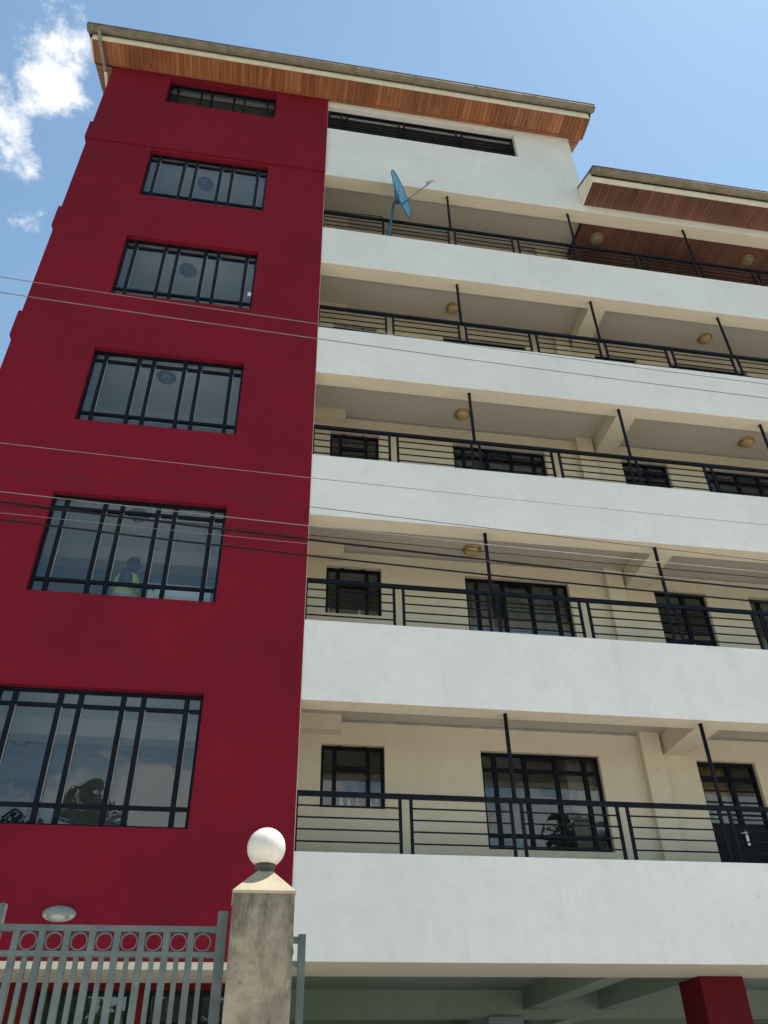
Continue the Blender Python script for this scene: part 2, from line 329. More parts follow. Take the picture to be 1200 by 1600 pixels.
def holed_wall(x0, x1, z0, z1, y0, y1, holes):
    # vertical slab facing -Y with rectangular openings and their reveals
    xs = sorted({x0, x1, *[h[0] for h in holes], *[h[1] for h in holes]}); zs = sorted({z0, z1, *[h[2] for h in holes], *[h[3] for h in holes]})
    xs = [x for x in xs if x0-1e-6 <= x <= x1+1e-6]; zs = [z for z in zs if z0-1e-6 <= z <= z1+1e-6]
    nx, nz = len(xs), len(zs); vs = [(x, y, z) for y in (y0, y1) for z in zs for x in xs]; N = nx*nz
    solid = [[not any(h[0]-1e-6 <= (xs[i]+xs[i+1])/2 <= h[1]+1e-6 and h[2]-1e-6 <= (zs[j]+zs[j+1])/2 <= h[3]+1e-6 for h in holes) for j in range(nz-1)] for i in range(nx-1)]
    S = lambda i, j: 0 <= i < nx-1 and 0 <= j < nz-1 and solid[i][j]
    fs = []; q = lambda i, j, k: k*N+j*nx+i
    for i in range(nx-1):
        for j in range(nz-1):
            if S(i, j): fs.append((q(i,j,0), q(i+1,j,0), q(i+1,j+1,0), q(i,j+1,0))); fs.append((q(i,j+1,1), q(i+1,j+1,1), q(i+1,j,1), q(i,j,1)))
    for i in range(nx):
        for j in range(nz-1):
            if S(i, j) != S(i-1, j): fs.append((q(i,j,0), q(i,j+1,0), q(i,j+1,1), q(i,j,1)))
    for i in range(nx-1):
        for j in range(nz):
            if S(i, j) != S(i, j-1): fs.append((q(i,j,0), q(i+1,j,0), q(i+1,j,1), q(i,j,1)))
    return MB().add(vs, fs)

# ------------------------------------------------------------------ ground
structure(MB().add([(-400,-400,0),(400,-400,0),(400,400,0),(-400,400,0)], [(0,1,2,3)]).build('ground', 'ground'))
structure(MB().box(-14, 30, -3.9, 16, -0.2, 0.02).build('pavement', 'paving'))
structure(MB().box(-60, 60, -16.0, -3.91, -0.2, 0.012).build('road', 'paving'))

# ------------------------------------------------------------------ the apartment building
BT = [3.016, 5.971, 8.912, 11.948, 14.98, 18.05]     # underside of the edge beams
TP = [4.124, 7.125, 10.08, 13.098, 16.124]           # top of the parapets
XL, XE, XM, XR, YB = -4.95, 0.0, 5.97, 14.2, 11.0
B = thing('apartment_building', 'tall white apartment block with dark red stair tower and open balconies', 'building')
HEAD = [5.972, 8.927, 11.955, 15.03, 18.005, 21.04]
SILL = [4.33, 7.286, 10.326, 13.35, 16.365, 19.96]
RX0, RX1 = -3.652, -1.212

# red stair tower
MBx = holed_wall(XL, -0.007, 3.0, 18.095, -0.015, 0.14, [(RX0, RX1, a, b) for a, b in zip(SILL[:5], HEAD[:5])])
MBx.build('tower_wall', 'red', B)
holed_wall(XL, -0.007, 18.09, 21.215, -0.05, 0.14, [(RX0, RX1, SILL[5], HEAD[5])]).build('tower_upper_wall', 'red', B)
holed_wall(XL+0.25, -0.25, 3.45, 21.06, 0.141, 0.25, [(RX0-0.03, RX1+0.03, a, b+0.02) for a, b in zip(SILL, HEAD)]).build('wall_lining', 'room', B)
boxo('tower_corner', -0.007, 0.0, -0.010, 0.25, 3.0, 21.2, 'cream', B)
boxo('tower_side_wall', XL, XL+0.25, 0.25, YB, 0.0, 21.2, 'red', B)
boxo('tower_inner_wall', -0.25, 0.0, 0.25, YB, 0.0, 21.2, 'cream', B)
for z in (6.02, 9.0, 12.02, 15.05, 18.11):
    boxo('side_band', XL-0.055, XL-0.001, -0.013 if z < 18 else -0.047, YB, z, z+0.6, 'red', B)
MB().prism([(0.25, 21.2), (YB-0.2, 21.2), (5.2, 23.85)], 'x', XL, XL+0.25).build('gable_wall', 'red', B)
for k in range(6):
    zc = BT[k]+0.335 if k else 3.3
    boxo('tower_floor_slab', XL+0.25, -0.25, 0.25, 2.4, zc, zc+0.15, 'room', B)
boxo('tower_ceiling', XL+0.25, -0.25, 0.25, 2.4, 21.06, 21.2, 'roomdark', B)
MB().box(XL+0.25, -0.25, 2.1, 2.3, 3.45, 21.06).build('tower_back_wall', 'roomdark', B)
for k in range(5):
    zf = BT[k]+0.49 if k else 3.45
    boxo('inner_door', -4.2, -3.3, 2.05, 2.1, zf, zf+2.05, 'blue_cloth', B)
    boxo('ceiling_beam', XL+0.25, -0.25, 1.80, 2.1, BT[k+1]+0.08, BT[k+1]+0.335, 'room', B)

# edge beams and parapets
for k in range(5):
    b, t = BT[k], TP[k]
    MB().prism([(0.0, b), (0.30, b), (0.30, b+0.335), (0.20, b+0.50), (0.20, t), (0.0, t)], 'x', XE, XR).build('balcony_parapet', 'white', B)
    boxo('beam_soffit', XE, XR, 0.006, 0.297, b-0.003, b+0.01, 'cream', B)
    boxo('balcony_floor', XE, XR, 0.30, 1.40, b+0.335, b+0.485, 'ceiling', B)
holed_wall(XE, XM, BT[5], 21.2, 0.0, 0.25, [(XE, 4.55, 19.97, 20.97)]).build('upper_wall', 'white', B)
boxo('beam_soffit', XE, XR, 0.006, 0.297, BT[5]-0.003, BT[5]+0.01, 'cream', B)
boxo('edge_beam', XM+0.001, XR, 0.0, 0.30, BT[5], 18.44, 'white', B)
boxo('edge_beam', XE, XM, 0.251, 0.30, BT[5], 18.40, 'white', B)
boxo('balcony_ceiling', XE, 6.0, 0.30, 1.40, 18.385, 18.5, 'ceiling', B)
boxo('upper_side_wall', XM-0.25, XM, 0.25, YB, 18.5, 21.2, 'white', B)
MB().prism([(0.25, 21.2), (YB-0.2, 21.2), (5.2, 23.85)], 'x', XM-0.25, XM).build('gable_wall', 'white', B)
boxo('upper_room_floor', XE, XM-0.25, 0.25, 3.2, 18.51, 18.62, 'loft', B)
boxo('upper_room_wall', XE, XM-0.25, 3.0, 3.2, 18.62, 21.2, 'loft', B)
boxo('upper_room_ceiling', XE, XM-0.25, 0.25, 3.2, 21.05, 21.19, 'loft', B)
# rear, right flank, storey slabs
boxo('rear_wall', XL, XR, YB, YB+0.25, 3.3, 21.2, 'white', B)
boxo('flank_wall', XR, XR+0.25, 0.0, YB, 3.3, 18.6, 'white', B)
for k in range(6):
    z = BT[k]+0.335 if k else 3.30
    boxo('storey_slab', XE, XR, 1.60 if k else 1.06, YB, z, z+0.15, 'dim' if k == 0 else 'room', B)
for k in range(5):
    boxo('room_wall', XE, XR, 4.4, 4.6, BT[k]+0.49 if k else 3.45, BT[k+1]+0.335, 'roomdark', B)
    for x in (2.1, 5.3, 7.45, 10.6):
        boxo('partition_wall', x, x+0.12, 1.60, 4.4, BT[k]+0.49 if k else 3.45, BT[k+1]+0.335, 'room', B)

# balcony rear wall with windows and doors
def back_holes(t):
    h = t+1.822
    r = [(0.405, 1.308, h-0.885, h), (2.717, 4.527, h-1.368, h), (6.072, 7.032, t-0.62, h), (7.84, 9.65, h-1.368, h), (11.6, 12.5, t-0.62, h)]
    return r
for k in range(5):
    z0 = BT[k]+0.485; z1 = BT[k+1]+0.335
    H = [list(x) for x in back_holes(TP[k])]
    for hh in H: hh[2] = max(hh[2], z0+0.001)
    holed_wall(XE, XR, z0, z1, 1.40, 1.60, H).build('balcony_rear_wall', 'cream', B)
    if k < 4:
        boxo('cross_beam', 5.56, 5.93, 0.30, 1.40, BT[k+1]+0.03, z1, 'cream', B)
    boxo('pilaster', 5.19, 5.50, 1.30, 1.40, z0, z1, 'cream', B)
    boxo('beam_end', XE, 0.66, 1.20, 1.40, BT[k+1]+0.11, z1, 'cream', B)
    for a, bb in ((0.66, 5.19), (5.93, XR)):
        boxo('shadow_gap_strip', a, bb, 1.383, 1.40, z1-0.03, z1-0.008, 'curtain', B)  # thin strip standing in for the shadowed gap along the ceiling joint

# ---- windows
def pane(x0, x1, y, z0, z1, par, mat='glass'):
    boxo('pane', x0, x1, y-0.003, y+0.003, z0, z1, mat, par)
def frame(x0, x1, z0, z1, y, w=0.05, d=0.05, name='window'):
    m = MB(); a, b = y-d/2, y+d/2
    m.box(x0, x1, a, b, z0, z0+w).box(x0, x1, a, b, z1-w, z1).box(x0, x0+w, a, b, z0+w, z1-w).box(x1-w, x1, a, b, z0+w, z1-w)
    return m.build(name, 'navy', B, ((x0+x1)/2, y, z0))
def gridded(par, x0, x1, z0, z1, y, mull, trans, w=0.05, mw=0.06, tw=0.05, d=0.06):
    xs = [x0+w]+[q for c in mull for q in (c-mw/2, c+mw/2)]+[x1-w]
    zs = [z0+w]+[q for c in trans for q in (c-tw/2, c+tw/2)]+[z1-w]
    for c in mull: boxo('mullion', c-mw/2, c+mw/2, y-d/2, y+d/2, z0+w, z1-w, 'navy', par)
    for c in trans:
        for i in range(0, len(xs), 2): boxo('transom', xs[i], xs[i+1], y-d/2+0.004, y+d/2-0.004, c-tw/2, c+tw/2, 'navy', par)
    for i in range(0, len(xs), 2):
        for j in range(0, len(zs), 2): pane(xs[i], xs[i+1], y, zs[j], zs[j+1], par)
    return xs, zs
RM = (-3.452, -2.922, -2.683, -2.178, -1.938, -1.412)
for k in range(5):
    z0, z1 = SILL[k], HEAD[k]
    W = frame(RX0, RX1, z0, z1, 0.10, 0.04)
    gridded(W, RX0, RX1, z0, z1, 0.10, RM, (z0+0.245, z1-0.205), 0.04, 0.062, 0.042)
    for c in RM:   # burglar bars fixed behind the mullions
        boxo('glazing_bead', c+0.033, c+0.041, 0.07, 0.095, z0+0.268, z1-0.228, 'lampgrey', W)
        boxo('grille_bar', c-0.012, c+0.012, 0.145, 0.16, z0+0.03, z1-0.03, 'navy', W)
boxo('sticker', -1.315, -1.245, 0.092, 0.096, SILL[3]+0.485, SILL[3]+0.59, 'paper', B)
boxo('loft_lining', RX0-0.1, RX1+0.1, 0.33, 0.36, 19.0, 21.05, 'loftbrown', B)
W = frame(RX0, RX1, SILL[5], HEAD[5], 0.12, 0.045)
for c in RM: boxo('mullion', c-0.022, c+0.022, 0.09, 0.15, SILL[5]+0.045, HEAD[5]-0.045, 'navy', W)

# wide louvred opening in the upper white wall
L0 = frame(0.02, 4.55, 19.97, 20.97, 0.14, 0.045, 0.06, 'louvred_window')
for a in (0.33, 0.465, 1.71, 1.845, 3.115, 3.25):
    boxo('mullion', a-0.02, a+0.02, 0.09, 0.14, 20.015, 20.925, 'navy', L0)
for i in range(6):
    z = 20.13+i*0.14
    for a, bb in ((0.065, 0.31), (0.485, 1.69), (1.865, 3.095), (3.27, 4.505)):
        boxo('rod', a, bb, 0.118, 0.132, z-0.008, z+0.008, 'louvre', L0)

def door(x0, x1, z0, z1, y):
    D = frame(x0, x1, z0, z1, y, 0.05, 0.06, 'door')
    zt = z1-0.25; zk = z1-0.95; xm = (x0+x1)/2+0.06
    gridded(D, x0, x1, zk, z1, y, (xm,), (zt,), 0.05, 0.07, 0.075)
    boxo('kick_panel', x0+0.05, x1-0.05, y-0.02, y+0.02, z0+0.05, zk+0.05, 'navy', D)
    for z in (zt-0.17, zt-0.34, zt-0.52):
        boxo('glazing_bar', x0+0.05, xm-0.035, y-0.018, y+0.018, z-0.01, z+0.01, 'navy', D)
        boxo('glazing_bar', xm+0.035, x1-0.05, y-0.018, y+0.018, z-0.01, z+0.01, 'navy', D)
    boxo('handle_plate', xm-0.02, xm+0.02, y-0.045, y-0.035, zk-0.26, zk-0.04, 'alu', D)
    MB().tube([(xm, y-0.045, zk-0.1), (xm, y-0.085, zk-0.1), (xm-0.11, y-0.085, zk-0.1)], 0.009).build('handle', 'alu', D, (xm, y-0.045, zk-0.1))
for k in range(5):
    for i, (x0, x1, z0, z1) in enumerate(back_holes(TP[k])):
        z0 = max(z0, BT[k]+0.49); y = 1.50
        if i in (2, 4): door(x0, x1, z0, z1, y); continue
        W = frame(x0, x1, z0, z1, y, 0.045)
        if i == 0:
            m1, m2 = x0+0.20, x0+0.675
            gridded(W, x0, x1, z0, z1, y, (m1, m2), (), 0.045, 0.055)
            boxo('transom', m1+0.028, m2-0.028, y-0.03, y+0.03, z1-0.345, z1-0.29, 'navy', W)
            for a in (m1+0.06, m2-0.06): boxo('hinge', a-0.03, a+0.03, y-0.045, y-0.026, z1-0.02, z1+0.012, 'navy', W)
        else:
            ml = (x0+0.215, x0+0.67, x0+1.14, x0+1.585)
            xs, zs = gridded(W, x0, x1, z0, z1, y, ml, (z0+0.205, z1-0.247), 0.045, 0.06, 0.05)
            boxo('vent_sash', ml[1]+0.03, ml[2]-0.03, y-0.055, y-0.031, z1-0.10, z1-0.045, 'navy', W)
            for a, bb in ((xs[2], xs[3]), (xs[4], xs[5]), (xs[6], xs[7])):
                for z in (zs[2]+0.22, zs[2]+0.44, zs[2]+0.66):
                    boxo('grille_bar', a, bb, y+0.02, y+0.034, z-0.007, z+0.007, 'navy', W)

# ---- balcony railings: twin posts, four rods, tall props up to the beam above
PAIR = [1.262+1.395*i for i in range(10)]
for k in range(5):
    t = TP[k]; y = 0.115; zr = t+0.725
    R = MB().box(XE, XR, y-0.025, y+0.025, zr-0.055, zr).build('railing', 'navy', B, (XE, y, t))
    edges = [(XE+0.0, XE+0.028)]
    for p in PAIR: edges += [(p-0.018, p+0.018), (p+0.118, p+0.154)]
    for a, bb in edges: boxo('post', a, bb, y-0.018, y+0.018, t, zr-0.055, 'navy', R)
    spans = [(XE+0.028, PAIR[0]-0.018)]+[(PAIR[i]+0.154, PAIR[i+1]-0.018) for i in range(len(PAIR)-1)]
    for a, bb in spans:
        for j in range(4): boxo('rod', a, bb, y-0.008, y+0.008, t+0.138+j*0.137, t+0.154+j*0.137, 'navy', R)
    for i in range(1, len(PAIR), 2):
        c = PAIR[i]+0.065
        MB().tube([(c, y+0.012, zr), (c, y+0.012, BT[k+1]-0.003)], 0.027, 12).build('prop', 'navy', R, (c, y, zr))

# ---- roofs
def gutter_profile(yc, zc, r): return [(yc-r*math.cos(a), zc-r*math.sin(a)) for a in [math.pi*i/10 for i in range(11)]]
def gutter(par, x0, x1, yc, zc, r, step, first):
    p = gutter_profile(yc, zc, r); q = [(y+(yc-y)*0.12, z+(zc-z)*0.12) for y, z in reversed(p)]
    g = MB().prism(p+q, 'x', x0, x1); g.sm = [True]*len(g.sm)
    G = g.build('gutter', 'gutter', par, (x0, yc, zc))
    for x in (x0, x1-0.012):
        MB().prism(p, 'x', x+0.001, x+0.011).build('gutter_end', 'gutter', G, (x, yc, zc))
    x = x0+first
    while x < x1-0.1:
        pp = gutter_profile(yc, zc, r+0.007)
        qq = [(y+(yc-y)*0.06, z+(zc-z)*0.06) for y, z in reversed(pp)]
        MB().prism(pp+qq, 'x', x, x+0.05).build('gutter_joint', 'gutter', G, (x, yc, zc)); x += step
    return G
# upper roof
UR = MB().prism([(-0.80, 21.47), (-0.62, 21.50), (5.3, 24.5), (YB+0.9, 21.5), (YB+0.9, 21.44), (5.3, 24.40), (-0.62, 21.41), (-0.80, 21.45)], 'x', -5.50, 6.42).build('upper_roof', 'roof', B, (0, 0, 21.2))
x = -5.37; i = 0
while x < 6.29:
    w = min(0.1, 6.30-x); boxo('soffit_board', x, x+w-0.006, -0.575, -0.052 if x < 0 else -0.002, 21.20+random.uniform(-0.0015, 0.0015), 21.218, 'wood', UR); x += 0.1
boxo('soffit_backing', -5.37, 6.30, -0.575, -0.002, 21.222, 21.235, 'louvre', UR)
boxo('wall_moulding', XL-0.04, XM, -0.075, -0.053, 21.172, 21.196, 'wood', UR)
boxo('fascia', -5.42, 6.34, -0.605, -0.576, 21.175, 21.36, 'trim', UR)
gutter(UR, -5.50, 6.43, -0.70, 21.42, 0.092, 1.47, 0.10)
for s, x0, x1 in ((-1, -5.37, XL-0.056), (1, XM+0.002, 6.30)):
    for j in range(24):   # rake boards climb with the roof
        y0 = 0.0+j*0.1
        o = boxo('soffit_board', x0, x1, -0.047, 0.047, -0.009, 0.009, 'wood', UR)
        o.location = Vector(((x0+x1)/2, y0+0.05, 21.215+0.5*(y0+0.05)))-UR.location; o.rotation_euler = (math.atan(0.5), 0, 0)
    xb = -5.42 if s < 0 else 6.301
    MB().prism([(-0.605, 21.175), (-0.605, 21.40), (5.3, 24.36), (5.3, 24.12), (0.02, 21.44), (-0.02, 21.175)], 'x', xb, xb+0.045).build('barge_board', 'trim' if s < 0 else 'wood', UR, (xb, 0, 21.2))
# lower roof over the right wing
LR = MB().prism([(-0.82, 18.57), (-0.66, 18.66), (5.3, 21.62), (YB+0.9, 18.9), (YB+0.9, 18.84), (5.3, 21.52), (-0.66, 18.58)], 'x', XM+0.003, XR+0.6).build('lower_roof', 'roof', B, (XM, 0, 18.3))
MB().prism([(-0.82, 18.57), (-0.66, 18.66), (-0.006, 18.99), (-0.006, 18.93), (-0.66, 18.58)], 'x', 5.85, XM+0.002).build('roof_edge', 'roof', LR, (5.85, 0, 18.5))
x = 5.885
while x < XR+0.4:
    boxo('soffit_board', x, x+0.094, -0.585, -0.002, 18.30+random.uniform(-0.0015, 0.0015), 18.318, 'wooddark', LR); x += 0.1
boxo('soffit_backing', 5.885, XR+0.4, -0.585, -0.002, 18.322, 18.335, 'louvre', LR)
boxo('fascia', 5.885, XR+0.5, -0.62, -0.586, 18.285, 18.46, 'trim', LR)
MB().prism([(-0.62, 18.28), (-0.004, 18.28), (-0.004, 18.92), (-0.62, 18.61)], 'x', 5.858, 5.884).build('end_board', 'trim', LR, (5.87, 0, 18.3))
gutter(LR, 5.85, XR+0.55, -0.715, 18.545, 0.092, 1.05, 0.13)
# boarded ceiling of the top balcony on the right
for i in range(82):
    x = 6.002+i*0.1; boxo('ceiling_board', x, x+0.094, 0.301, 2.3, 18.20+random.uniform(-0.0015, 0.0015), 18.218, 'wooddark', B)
boxo('ceiling_backing', 6.0, XR, 0.301, 2.3, 18.222, 18.24, 'louvre', B)
# rain pipe at the tower corner
MB().tube([(-5.22, -0.70, 21.34), (-5.22, -0.70, 21.28), (-5.21, -0.66, 21.20), (-5.19, -0.56, 21.13), (-5.14, -0.02, 21.09), (-5.12, 0.06, 21.07)], 0.036, 12).build('rain_pipe', 'pipe', B, (-5.22, -0.7, 21.34))
MB().tube([(-5.12, 0.05, 21.072), (-5.10, 0.9, 20.98), (-5.08, 1.7, 20.86), (-5.06, 1.78, 20.7), (-5.055, 1.8, 0.1)], 0.04, 12).build('rain_pipe', 'trim', B, (-5.12, 0.05, 21.07))

# ---- open ground floor
boxo('balcony_underside', XE, XR, 0.298, 1.06, 3.016, 3.30, 'cream', B)
boxo('balcony_underside', XL, -0.002, -0.013, 0.95, 2.93, 2.999, 'cream', B)
for y, z in ((4.6, 2.93), (8.6, 2.9)):
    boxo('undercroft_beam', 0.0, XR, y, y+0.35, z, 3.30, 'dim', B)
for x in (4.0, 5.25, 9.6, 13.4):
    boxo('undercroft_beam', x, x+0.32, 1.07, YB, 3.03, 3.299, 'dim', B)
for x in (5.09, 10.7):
    boxo('undercroft_column', x, x+0.575, 0.89, 1.46, 0.02, 3.012, 'red_shaded', B)
for x, y in ((3.4, 4.5), (9.1, 4.5), (3.4, 8.5), (9.1, 8.5), (13.4, 8.5)):
    boxo('undercroft_column', x, x+0.55, y, y+0.5, 0.02, 2.929, 'roomdark', B)
holed_wall(XL+0.25, -0.25, 0.02, 2.93, 0.95, 1.15, [(-1.49, -0.32, 0.9, 2.86), (-2.66, -1.66, 0.02, 2.86), (-4.3, -3.1, 0.9, 2.7)]).build('ground_floor_wall', 'red_shaded', B)
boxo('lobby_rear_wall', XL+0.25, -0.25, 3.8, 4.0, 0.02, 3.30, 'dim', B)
W = frame(-1.49, -0.32, 0.9, 2.86, 1.05)
gridded(W, -1.49, -0.32, 0.9, 2.86, 1.05, (-0.905,), (1.3, 1.55, 1.8, 2.05, 2.3, 2.55), 0.045, 0.05, 0.03)
W = frame(-4.3, -3.1, 0.9, 2.7, 1.05); gridded(W, -4.3, -3.1, 0.9, 2.7, 1.05, (-3.7,), (1.5, 2.1))
W = frame(-2.66, -1.66, 0.03, 2.86, 1.05, 0.05, 0.06, 'door'); gridded(W, -2.66, -1.66, 0.03, 2.86, 1.05, (-2.16,), (1.0, 2.2))

# ------------------------------------------------------------------ ceiling lamps
def ceiling_lamp(x, y, z, label, metal='brass', gl='frost', r=0.155, group='ceiling lamps of the balconies'):
    T = thing('ceiling_lamp', label, 'lamp', (x, y, z), group)
    MB().lathe([(r*0.98, 0), (r, -0.012), (r*0.97, -0.03), (r*0.86, -0.045), (r*0.84, -0.03)], 32, (x, y, z-0.001)).build('lamp_base', metal, T, (x, y, z))
    MB().lathe([(r*0.835, -0.025), (r*0.80, -0.055), (r*0.66, -0.085), (r*0.42, -0.105), (r*0.15, -0.113), (0.012, -0.114)], 32, (x, y, z)).build('lamp_shade', gl, T, (x, y, z))
    MB().lathe([(0.014, -0.112), (0.02, -0.12), (0.012, -0.132), (0.004, -0.136)], 16, (x, y, z)).build('finial', metal, T, (x, y, z))
    return T
CE = [BT[k]+0.335 for k in range(6)]
ceiling_lamp(2.86, 0.96, CE[4], 'brass ceiling lamp on fourth balcony up, nearer the red tower')
ceiling_lamp(8.53, 0.94, CE[4], 'brass ceiling lamp on fourth balcony up, at the right edge')
ceiling_lamp(2.84, 0.98, CE[3], 'brass ceiling lamp on third balcony up, beside the tall thin prop')
ceiling_lamp(8.58, 0.93, CE[3], 'brass ceiling lamp on third balcony up, at the right edge')
ceiling_lamp(2.78, 1.05, CE[2], 'brass ceiling lamp half hidden by beam of second balcony up')
ceiling_lamp(6.47, 0.72, 18.199, 'pale round lamp on dark boarded ceiling, left one', 'frostdim', 'frostdim', 0.17)
ceiling_lamp(10.30, 0.74, 18.199, 'pale round lamp on dark boarded ceiling, right one', 'frostdim', 'frostdim', 0.17)
for k, w in ((5, 'top glazed'), (4, 'second glazed'), (3, 'third glazed'), (2, 'fourth glazed')):
    z = BT[k]+0.335
    ceiling_lamp(-2.58, 0.83, z, 'grey round ceiling lamp behind the %s window from the roof, red tower' % w, 'lampdark', 'lampdark', 0.17, 'stair landing lamps')

# ------------------------------------------------------------------ satellite dish
def satellite_dish():
    T = thing('satellite_dish', 'blue satellite dish on a bent mast fixed to the top parapet', 'satellite dish', (1.40, 0.10, TP[4]))
    c = Vector((1.62, -0.20, 17.37)); n = Vector((0.82, -0.565, 0.06)).normalized()
    up = (Vector((0, 0, 1))-n*n.z).normalized(); sd = up.cross(n)
    m = MB(); rings = 9; seg = 40; A, Bm = 0.50, 0.56
    for side in (0, 1):
        for i in range(rings+1):
            q = i/rings
            for k in range(seg):
                a = 2*math.pi*k/seg
                p = c+sd*(A*q*math.cos(a))+up*(Bm*q*math.sin(a))-n*(0.085*(1-q*q))-n*(0.008*side)
                m.v.append(tuple(p))
    N = (rings+1)*seg
    for side in (0, 1):
        for i in range(rings):
            for k in range(seg):
                f = (side*N+i*seg+k, side*N+i*seg+(k+1) % seg, side*N+(i+1)*seg+(k+1) % seg, side*N+(i+1)*seg+k); m.f.append(f); m.sm.append(True)
    for k in range(seg): m.f.append((rings*seg+k, rings*seg+(k+1) % seg, N+rings*seg+(k+1) % seg, N+rings*seg+k)); m.sm.append(False)
    D = m.build('reflector', 'dish', T, tuple(c))
    rim = [c+sd*(A*math.cos(a))+up*(Bm*math.sin(a))-n*0.004 for a in [2*math.pi*k/seg for k in range(seg+1)]]
    MB().tube(rim, 0.011, 6, False).build('rim', 'dishdark', D, tuple(c))
    # worn white lettering on the face: four short strokes, no longer legible
    for j, (u, h) in enumerate(((0.20, 0.05), (0.10, 0.08), (0.0, 0.09), (-0.10, 0.05), (-0.20, 0.07))):
        pc = c+up*u-n*(0.085*(1-(u/Bm)**2)-0.004)
        vs = [pc+sd*(a*0.085)+up*(b*h*0.5)+n*0.002 for a, b in ((-1, -1), (1, -0.8), (0.9, 1), (-0.8, 0.7))]
        MB().add(vs+[v+n*0.002 for v in vs], [(0,1,2,3),(4,5,6,7),(0,1,5,4),(1,2,6,5),(2,3,7,6),(3,0,4,7)]).build('lettering', 'white_print', D, tuple(pc))
    back = c-n*0.11
    MB().tube([(1.37, 0.12, TP[4]), (1.40, 0.06, TP[4]+0.42), (1.45, -0.02, TP[4]+0.98), (1.47, -0.06, TP[4]+1.10), tuple(back-up*0.06)], 0.027, 10).build('mast', 'dishdark', T, (1.37, 0.12, TP[4]))
    MB().tube([(1.24, 0.14, TP[4]), (1.39, 0.08, TP[4]+0.36)], 0.018, 8).build('stay', 'dishdark', T, (1.24, 0.14, TP[4]))
    MB().tube([(1.46, 0.15, TP[4]), (1.40, 0.08, TP[4]+0.36)], 0.018, 8).build('stay', 'dishdark', T, (1.46, 0.15, TP[4]))
    MB().box(1.2, 1.5, 0.05, 0.19, TP[4], TP[4]+0.015).build('base_plate', 'dishdark', T, (1.35, 0.12, TP[4]))
    pl = MB()
    for a, b in ((-1, -1),): pl.tube([back-up*0.22, back+up*0.2], 0.055, 8)
    pl.build('bracket', 'dishdark', T, tuple(back))
    foot = c-up*(Bm*0.66)-n*0.06; tip = c+n*0.66-up*0.06
    MB().tube([foot, foot+(tip-foot)*0.3], 0.018, 8).build('arm_root', 'dishdark', T, tuple(foot))
    MB().tube([foot+(tip-foot)*0.28, tip], 0.014, 8).build('arm', 'lampgrey', T, tuple(foot))
    MB().lathe([(0.03, -0.07), (0.032, 0.0), (0.026, 0.05), (0.045, 0.06), (0.045, 0.10)], 16, tuple(tip+up*0.03), tuple(-n)).build('receiver_head', 'frostwhite', T, tuple(tip))
    return T
satellite_dish()
tag(MB().tube([(1.26, 0.09, TP[4]+0.02), (1.27, 0.075, TP[4]+0.45), (1.24, 0.07, TP[4]+0.74), (1.05, 0.085, TP[4]+0.765), (0.6, 0.095, TP[4]+0.752), (0.03, 0.10, TP[4]+0.745)], 0.009, 6).build('dish_cable', 'cable', None, (0.6, 0.1, TP[4]+0.74)), 'thin black cable from the satellite dish lying along the top railing', 'cable')

# ------------------------------------------------------------------ wall lamp on the red tower
def wall_lamp():
    x, y, z = -2.415, -0.016, 3.425
    T = thing('wall_lamp', 'oval grey wall lamp on the red tower above the gate', 'lamp', (x, y, z))
    def shell(z0, z1, d, mat, nm):
        m = MB(); n = 28; rings = 8
        for i in range(rings+1):
            t = i/rings*math.pi/2
            for k in range(n):
                a = 2*math.pi*k/n
                zz = max(z0, min(z1, 0.068*math.sin(a)*math.cos(t)))
                m.v.append((x+0.165*math.cos(a)*math.cos(t), y-d*math.sin(t), z+zz))
        for i in range(rings):
            for k in range(n): m.f.append((i*n+k, i*n+(k+1) % n, (i+1)*n+(k+1) % n, (i+1)*n+k)); m.sm.append(True)
        m.build(nm, mat, T, (x, y, z))
    shell(-0.07, 0.07, 0.072, 'lampglass', 'lamp_glass'); 
    m = MB(); n = 20
    for i in range(9):
        t = i/8*math.pi/2
        for k in range(n+1):
            a = math.pi*k/n
            m.v.append((x+0.175*math.cos(a)*math.cos(t), y-0.082*math.sin(t), z+0.004+0.088*math.sin(a)*math.cos(t)))
    for i in range(8):
        for k in range(n): m.f.append((i*(n+1)+k, i*(n+1)+k+1, (i+1)*(n+1)+k+1, (i+1)*(n+1)+k)); m.sm.append(True)
    h = m.build('hood', 'lampgrey', T, (x, y, z)); so = h.modifiers.new('solid', 'SOLIDIFY'); so.thickness = 0.006
    for i in range(5):
        zz = -0.010-i*0.010; w = 0.165*math.sqrt(max(0.05, 1-(zz/0.07)**2))
        boxo('rib', x-w*0.75, x+w*0.75, y-0.072+i*0.007, y-0.064+i*0.007, z+zz-0.002, z+zz+0.002, 'lampgrey', T)
    MB().lathe([(0.064, 0), (0.064, 0.012), (0.058, 0.016)], 28, (x, y, z), (0, -1, 0)).build('back_plate', 'lampgrey', T, (x, y, z))
wall_lamp()

